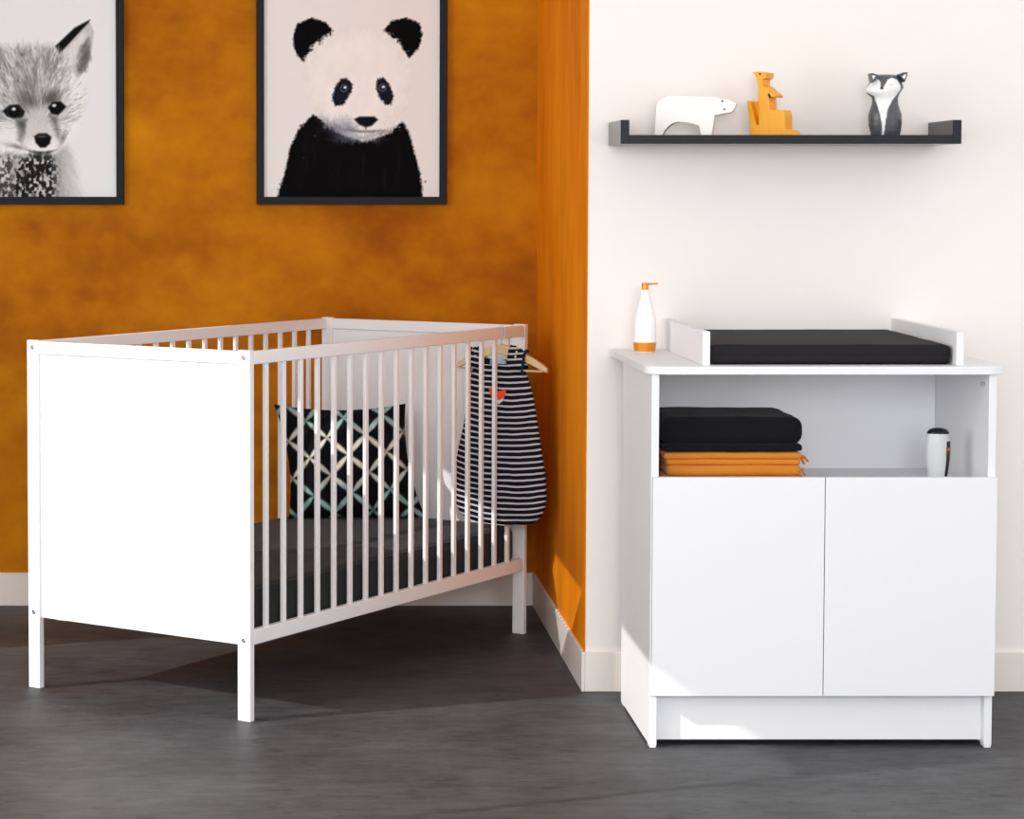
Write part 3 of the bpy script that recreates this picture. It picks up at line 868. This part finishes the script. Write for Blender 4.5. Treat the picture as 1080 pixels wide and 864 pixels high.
# ceramic fox
foxo = thing('fox_figurine', 'grey and white ceramic fox ornament on the right of the black shelf', 'figurine', (1.3275, 5.205, SZT + 0.0004), 0.0)
FS = DS
FOXZ = [(800, 258, 548, .020), (760, 250, 554, .025), (700, 232, 562, .028), (640, 227, 564, .030), (580, 230, 560, .030), (530, 246, 542, .028), (480, 262, 526, .026), (440, 266, 524, .025), (415, 258, 524, .026),
        (392, 232, 530, .028), (368, 205, 542, .030), (345, 198, 560, .031), (318, 204, 576, .031), (290, 220, 572, .030), (262, 236, 562, .029), (235, 240, 556, .027), (210, 250, 548, .024), (195, 268, 528, .018), (184, 300, 496, .010), (181, 350, 450, .004)]
def foxloft():
    bm = B(); K = 120; rings = []
    lev = []
    for a, b_ in zip(FOXZ, FOXZ[1:]):
        m = max(2, int((a[0] - b_[0]) / 6))
        for i in range(m):
            t = i / m; lev.append([a[k] + (b_[k] - a[k]) * t for k in range(4)])
    lev.append(list(FOXZ[-1]))
    for yv, l, r, dp in lev:
        z = (800 - yv) * FS; cx = ((l + r) / 2 - 395) * FS; rx = (r - l) / 2 * FS
        rings.append([bm.verts.new((cx + rx * math.copysign(abs(math.cos(2 * PI * k / K)) ** 0.9, math.cos(2 * PI * k / K)), dp * math.sin(2 * PI * k / K), z)) for k in range(K)])
    for a, b_ in zip(rings, rings[1:]):
        for k in range(K):
            bm.faces.new((a[k], a[(k + 1) % K], b_[(k + 1) % K], b_[k]))
    bm.faces.new(rings[0][::-1]); bm.faces.new(rings[-1])
    return bm
def foxpaint(co):
    x = 395 + co[:, 0].astype(float) / FS; y = 800 - co[:, 2].astype(float) / FS
    front = co[:, 1] < 0.004
    c = np.tile(np.array([84., 84., 90.]), (len(x), 1)) + ((fbm(x / 10, y / 70, 3) - .5) * 14)[:, None]
    d = sd_poly(x, y, [(292, 220), (240, 262), (196, 325), (150, 350), (200, 366), (268, 408), (290, 480), (315, 600), (335, 700), (344, 830), (362, 830), (370, 660), (388, 545), (440, 450), (490, 390), (530, 340), (522, 290), (490, 240), (430, 217), (385, 238), (352, 300), (335, 318), (316, 312), (318, 262)])
    a = cover(d, 3) * front
    c = over(c, [240, 240, 239], a)
    c = over(c, [42, 42, 46], cover(np.abs(d) - 1.5, 3) * front * 0.5)
    c = over(c, [12, 12, 14], cover(sd_ell(x, y, 327, 326, 17, 15), 3) * front)
    for ex, ey in ((268, 292), (428, 288)):
        c = over(c, [176, 172, 170], 0.8 * cover(np.abs(y - (ey + 0.012 * (x - ex) ** 2)) - 2 + np.where(np.abs(x - ex) > 20, 50, 0), 3) * front)
    return nlin(np.clip(c, 0, 255))
o = obj('body', foxloft(), PAINTED, foxo, smooth=True); paint(o, foxpaint)
FOX_GREY = plain('dark_grey_glaze', lin((80, 80, 86)), rough=0.28, scale=60, var=0.06)
FOX_WHITE = plain('white_glaze', lin((236, 236, 235)), rough=0.3, scale=60, var=0.01)
for ear, inn in (([(203, 178), (232, 172), (282, 186), (300, 215), (236, 266), (222, 255)], [(222, 200), (240, 196), (262, 204), (240, 238)]),
                 ([(500, 184), (545, 166), (586, 164), (584, 205), (562, 262), (515, 215)], [(528, 212), (552, 188), (568, 190), (562, 222), (548, 236)])):
    eo = obj('ear', prism(B(), px2(ear, FS, 395, 800), -0.030, -0.006, 0.003, 3), FOX_GREY, foxo)
    obj('inner_ear', prism(B(), px2(inn, FS, 395, 800), -0.0315, -0.029, 0.0004, 1), FOX_WHITE, eo)

# ------------------------------------------------------------------ changing table
X0, X1 = 0.738, 1.4595
CY0, CY1 = 4.776, 5.197
TT, TB = 0.8062, 0.7892
PT = 0.0160
cab = thing('changing_table', 'white changing table with two doors, open compartment and raised changing rails', 'changing table', ((X0 + X1) / 2, (CY0 + CY1) / 2, 0))
cx_, cy_ = (X0 + X1) / 2, (CY0 + CY1) / 2
def cb(bm, x0, x1, y0, y1, z0, z1, bev=0.0008, seg=2):
    return box(bm, x0 - cx_, x1 - cx_, y0 - cy_, y1 - cy_, z0, z1, bev, seg)
for x0 in (X0, X1 - PT):
    sp = obj('side_panel', cb(B(), x0, x0 + PT, CY0, CY1, 0.006, TB - 0.0004), WHITE_MELAMINE, cab)
    for y0 in (CY0 + 0.001, CY1 - 0.03):
        bm = B()
        prism(bm, [(x0 + 0.002 - cx_, 0.0), (x0 + PT - 0.002 - cx_, 0.0), (x0 + PT - 0.0005 - cx_, 0.006), (x0 + 0.0005 - cx_, 0.006)], y0 - cy_, y0 + 0.029 - cy_)
        obj('glide', bm, WHITE_MELAMINE, sp)
obj('back_panel', cb(B(), X0 + PT + 0.0004, X1 - PT - 0.0004, CY1 - 0.02, CY1 - 0.014, 0.05, TB - 0.001), WHITE_MELAMINE, cab)
obj('inner_shelf', cb(B(), X0 + PT + 0.0004, X1 - PT - 0.0004, CY0 + 0.002, CY1 - 0.0205, 0.5285, 0.5445), WHITE_MELAMINE, cab)
obj('bottom_panel', cb(B(), X0 + PT + 0.0004, X1 - PT - 0.0004, CY0 + 0.002, CY1 - 0.0205, 0.114, 0.130), WHITE_MELAMINE, cab)
obj('plinth', cb(B(), X0 + PT + 0.0004, X1 - PT - 0.0004, CY0 + 0.020, CY0 + 0.036, 0.0125, 0.1138), WHITE_MELAMINE, cab)
xm = 1.0995
for a, b_ in ((X0 + 0.002, xm - 0.0009), (xm + 0.0009, X1 - 0.0008)):
    obj('door', cb(B(), a, b_, CY0 - 0.0175, CY0 - 0.0015, 0.1135, 0.5745), WHITE_MELAMINE, cab)
# worktop with rounded front corners
WX0, WX1, WY_0, WY_1 = 0.7246, 1.4811, 4.762, YF - 0.006
R = 0.045
pts = [(WX0, WY_1), (WX0, WY_0 + R)]
for k in range(1, 9):
    a = PI + k / 8 * PI / 2; pts.append((WX0 + R + R * math.cos(a), WY_0 + R + R * math.sin(a)))
for k in range(0, 9):
    a = 1.5 * PI + k / 8 * PI / 2; pts.append((WX1 - R + R * math.cos(a), WY_0 + R + R * math.sin(a)))
pts.append((WX1, WY_1))
obj('worktop', prism(B(), [(x - cx_, y - cy_) for x, y in pts], TB, TT, 0.0012, 2, plane='xy'), WHITE_MELAMINE, cab)
for a, b_ in ((0.8465, 0.8622), (1.3785, 1.3938)):
    obj('changing_rail', cb(B(), a, b_, 4.792, WY_1 - 0.004, TT + 0.0002, 0.8775), WHITE_MELAMINE, cab)
for y0 in (CY0 + 0.030, CY1 - 0.07):
    obj('shelf_pin', cb(B(), X1 - PT - 0.008, X1 - PT - 0.0002, y0, y0 + 0.006, 0.762, 0.770), STEEL, cab)

# changing mat
MX0, MX1, MY0, MY1 = 0.8650, 1.3745, 4.812, WY_1 - 0.012
bm = soft_slab(B(), MX0, MX1, MY0, MY1, 0.0, 0.0415, 0.012, cuts=26, wob=0.0007, freq=14, bottom_flat=True)
for v in bm.verts:   # welt running round the side
    if v.co.y < MY0 + 0.004:
        k = abs(v.co.z - 0.019)
        if k < 0.0025: v.co.y += 0.0012
    # slight rise towards the back of the cover
    v.co.z *= 1 + 0.10 * max(0, (v.co.y - MY0) / (MY1 - MY0))
    v.co.x -= (MX0 + MX1) / 2; v.co.y -= (MY0 + MY1) / 2
mt = obj('changing_mat', bm, PAD_VINYL, smooth=True)
tag(mt, 'charcoal changing mat lying between the rails on top of the white table', 'changing mat', loc=((MX0 + MX1) / 2, (MY0 + MY1) / 2, TT + 0.0006))

# pump bottle
bt = thing('pump_bottle', 'white pump bottle with orange base band and orange pump on the table top', 'bottle', (0.7875, 5.205, TT + 0.0003))
obj('bottle_body', lathe(B(), [(0.0215, 0.0), (0.0235, 0.0015), (0.0252, 0.022), (0.0255, 0.05), (0.0248, 0.072), (0.0235, 0.083), (0.0205, 0.095), (0.0165, 0.108), (0.0128, 0.122), (0.0105, 0.133), (0.0098, 0.139), (0.0095, 0.142), (0.006, 0.1422)], 48), BOTTLE_WHITE, bt, smooth=True, auto=50)
obj('base_band', lathe(B(), [(0.0205, 0.0008), (0.0222, 0.0012), (0.0240, 0.0025), (0.0257, 0.0225), (0.0250, 0.0228)], 48), BOTTLE_ORANGE, bt, smooth=True, auto=40)
bm = B()
lathe(bm, [(0.0055, 0.140), (0.0078, 0.1425), (0.0080, 0.156), (0.0074, 0.1575), (0.002, 0.1578)], 32)
pp = obj('pump', bm, BOTTLE_ORANGE, bt, smooth=True, auto=40)
obj('spout', tube(B(), [(0.005, 0, 0.1545), (0.016, 0, 0.1552), (0.0275, 0, 0.1555), (0.0285, 0, 0.1540)], lambda t: 0.0021 - 0.0006 * t, 10), BOTTLE_ORANGE, pp, smooth=True)

# folded blankets in the open compartment
SH = 0.5448
def blanket(name, label, x0, x1, y0, y1, z0, layers, mat, wob, seed):
    """layers: (z from, z to, x shift left, x shift right, y shift, radius)"""
    bm = B()
    for k, (a, b_, dl, dr, dy, r) in enumerate(layers):
        soft_slab(bm, x0 + dl, x1 + dr, y0 + dy, y1, a, b_, r, cuts=18, wob=wob, freq=16, seed=seed + k, bottom_flat=(k == 0))
    mx, my = (x0 + x1) / 2, (y0 + y1) / 2
    for v in bm.verts:
        v.co.x -= mx; v.co.y -= my
    o = obj(name, bm, mat, smooth=True)
    tag(o, label, 'blanket', loc=(mx, my, z0))
    return o
blanket('folded_blanket', 'folded orange blanket lying on the compartment shelf under the black one', 0.774, 1.066, 4.832, 5.09, SH + 0.0002,
        [(0.0, 0.024, -0.003, -0.001, 0.003, 0.011), (0.0225, 0.0475, 0.006, 0.0, 0.0, 0.011), (0.046, 0.0595, 0.004, -0.001, 0.002, 0.006), (0.0585, 0.0725, 0.0, 0.001, 0.001, 0.0065)], ORANGE_CLOTH, 0.0016, 2.0)
# tassels of the orange blanket
ob = bpy.data.objects['folded_blanket']
for (sx, sy, sz, dx, dz) in ((0.145, -0.10, 0.063, 0.020, -0.012), (0.144, -0.085, 0.060, 0.016, -0.016), (0.144, -0.11, 0.036, 0.012, -0.014), (0.145, -0.09, 0.020, 0.014, -0.014)):
    bm = B()
    tube(bm, [(sx - 0.004, sy, sz), (sx + dx * 0.5, sy - 0.004, sz - 0.001), (sx + dx, sy - 0.006, sz + dz)], lambda t: 0.0028 + 0.0008 * math.sin(t * 5), 8)
    obj('tassel', bm, ORANGE_CLOTH, ob, smooth=True)
bb = blanket('folded_blanket', 'thick folded black blanket lying on top of the orange one', 0.768, 1.0705, 4.832, 5.085, SH + 0.0755,
        [(0.0, 0.0155, 0.006, -0.001, 0.002, 0.0075), (0.0135, 0.0735, 0.0, 0.0, 0.0, 0.024)], BLACK_CLOTH, 0.0022, 7.0)

# handheld device standing at the right of the compartment
dv = thing('handheld_device', 'small silver oval device with black cap standing right in the open compartment', 'device', (1.3655, 4.875, SH + 0.0003), -0.08)
prof = [(0.0165, 0.0), (0.0180, 0.002), (0.0222, 0.03), (0.0252, 0.055), (0.0262, 0.078), (0.0254, 0.098), (0.0240, 0.1095)]
body = obj('device_body', lathe(B(), prof, 40, sy=0.7), SILVER, dv, smooth=True, auto=50)
obj('cap', lathe(B(), [(0.0236, 0.1096), (0.0226, 0.1135), (0.0182, 0.1185), (0.010, 0.1212), (0.002, 0.122)], 40, sy=0.7), BLACK_GLOSS, dv, smooth=True, auto=50)
def strip(z0, z1, a0, a1, mat, name):
    bm = B(); g = []
    for j in range(13):
        z = z0 + (z1 - z0) * j / 12
        r = np.interp(z, [p[1] for p in prof], [p[0] for p in prof]) + 0.0006
        g.append([bm.verts.new((r * math.cos(a0 + (a1 - a0) * i / 8), 0.7 * r * math.sin(a0 + (a1 - a0) * i / 8), z)) for i in range(9)])
    for p, q in zip(g, g[1:]):
        for i in range(8):
            bm.faces.new((p[i], p[i + 1], q[i + 1], q[i]))
    o = obj(name, bm, mat, dv, smooth=True)
    md = o.modifiers.new('thick', 'SOLIDIFY'); md.thickness = 0.001; md.offset = 0
strip(0.012, 0.094, -0.92, -0.42, BLACK_GLOSS, 'grip_strip')
strip(0.064, 0.082, -1.0, -0.34, COPPER, 'button')

# ------------------------------------------------------------------ light
w = bpy.data.worlds.new('sky'); scn.world = w; w.use_nodes = True
nt = w.node_tree
bg = nt.nodes['Background']
bg.inputs['Color'].default_value = (1.0, 0.995, 0.99, 1); bg.inputs['Strength'].default_value = 1.45

sun = bpy.data.lights.new('sun', 'SUN'); sun.energy = 3.6; sun.angle = math.radians(0.3); sun.color = (1.0, 0.97, 0.92)
so = bpy.data.objects.new('sun', sun); COL.objects.link(so)
sd = Vector((0.785, 0.290, -0.549)).normalized()
so.rotation_euler = sd.to_track_quat('-Z', 'Y').to_euler()
so.location = (-4, 2, 4)

# fill lamp added outside the left wall to lift faces turned that way
al = bpy.data.lights.new('window_daylight', 'AREA'); al.shape = 'RECTANGLE'; al.size = 5.0; al.size_y = 2.2
al.energy = 150; al.color = (1.0, 0.985, 0.97)
ao = bpy.data.objects.new('window_daylight', al); COL.objects.link(ao)
ao.location = (XL - 0.35, 2.9, 1.5)
ao.rotation_euler = Vector((1, 0, 0)).to_track_quat('-Z', 'Z').to_euler()

# fill lamp added behind the camera to brighten the open compartment
fl = bpy.data.lights.new('studio_softbox', 'AREA'); fl.shape = 'RECTANGLE'; fl.size = 1.7; fl.size_y = 1.2
fl.energy = 105; fl.color = (0.98, 0.99, 1.0)
fo = bpy.data.objects.new('studio_softbox', fl); COL.objects.link(fo)
fo.location = (0.3, -0.35, 1.6)
fo.rotation_euler = (Vector((0.5, 5.4, 0.7)) - Vector(fo.location)).to_track_quat('-Z', 'Y').to_euler()

# ------------------------------------------------------------------ camera
cam = bpy.data.cameras.new('camera')
cam.sensor_fit = 'HORIZONTAL'; cam.sensor_width = 36.0
cam.lens = 2416.777 * 36.0 / 1080.0
cam.shift_x = (540 - 315.04) / 1080.0
cam.shift_y = -(432 - 329.36) / 1080.0
cam.clip_start = 0.05; cam.clip_end = 100
co_ = bpy.data.objects.new('camera', cam); COL.objects.link(co_)
co_.location = (0, 0, 1.1614)
co_.rotation_euler = (PI / 2 - 0.0507, 0, 0)
scn.camera = co_

scn.view_settings.view_transform = 'Standard'
scn.view_settings.look = 'None'
scn.view_settings.gamma = 1.0
scn.view_settings.exposure = -0.29
scn.view_settings.use_curve_mapping = False
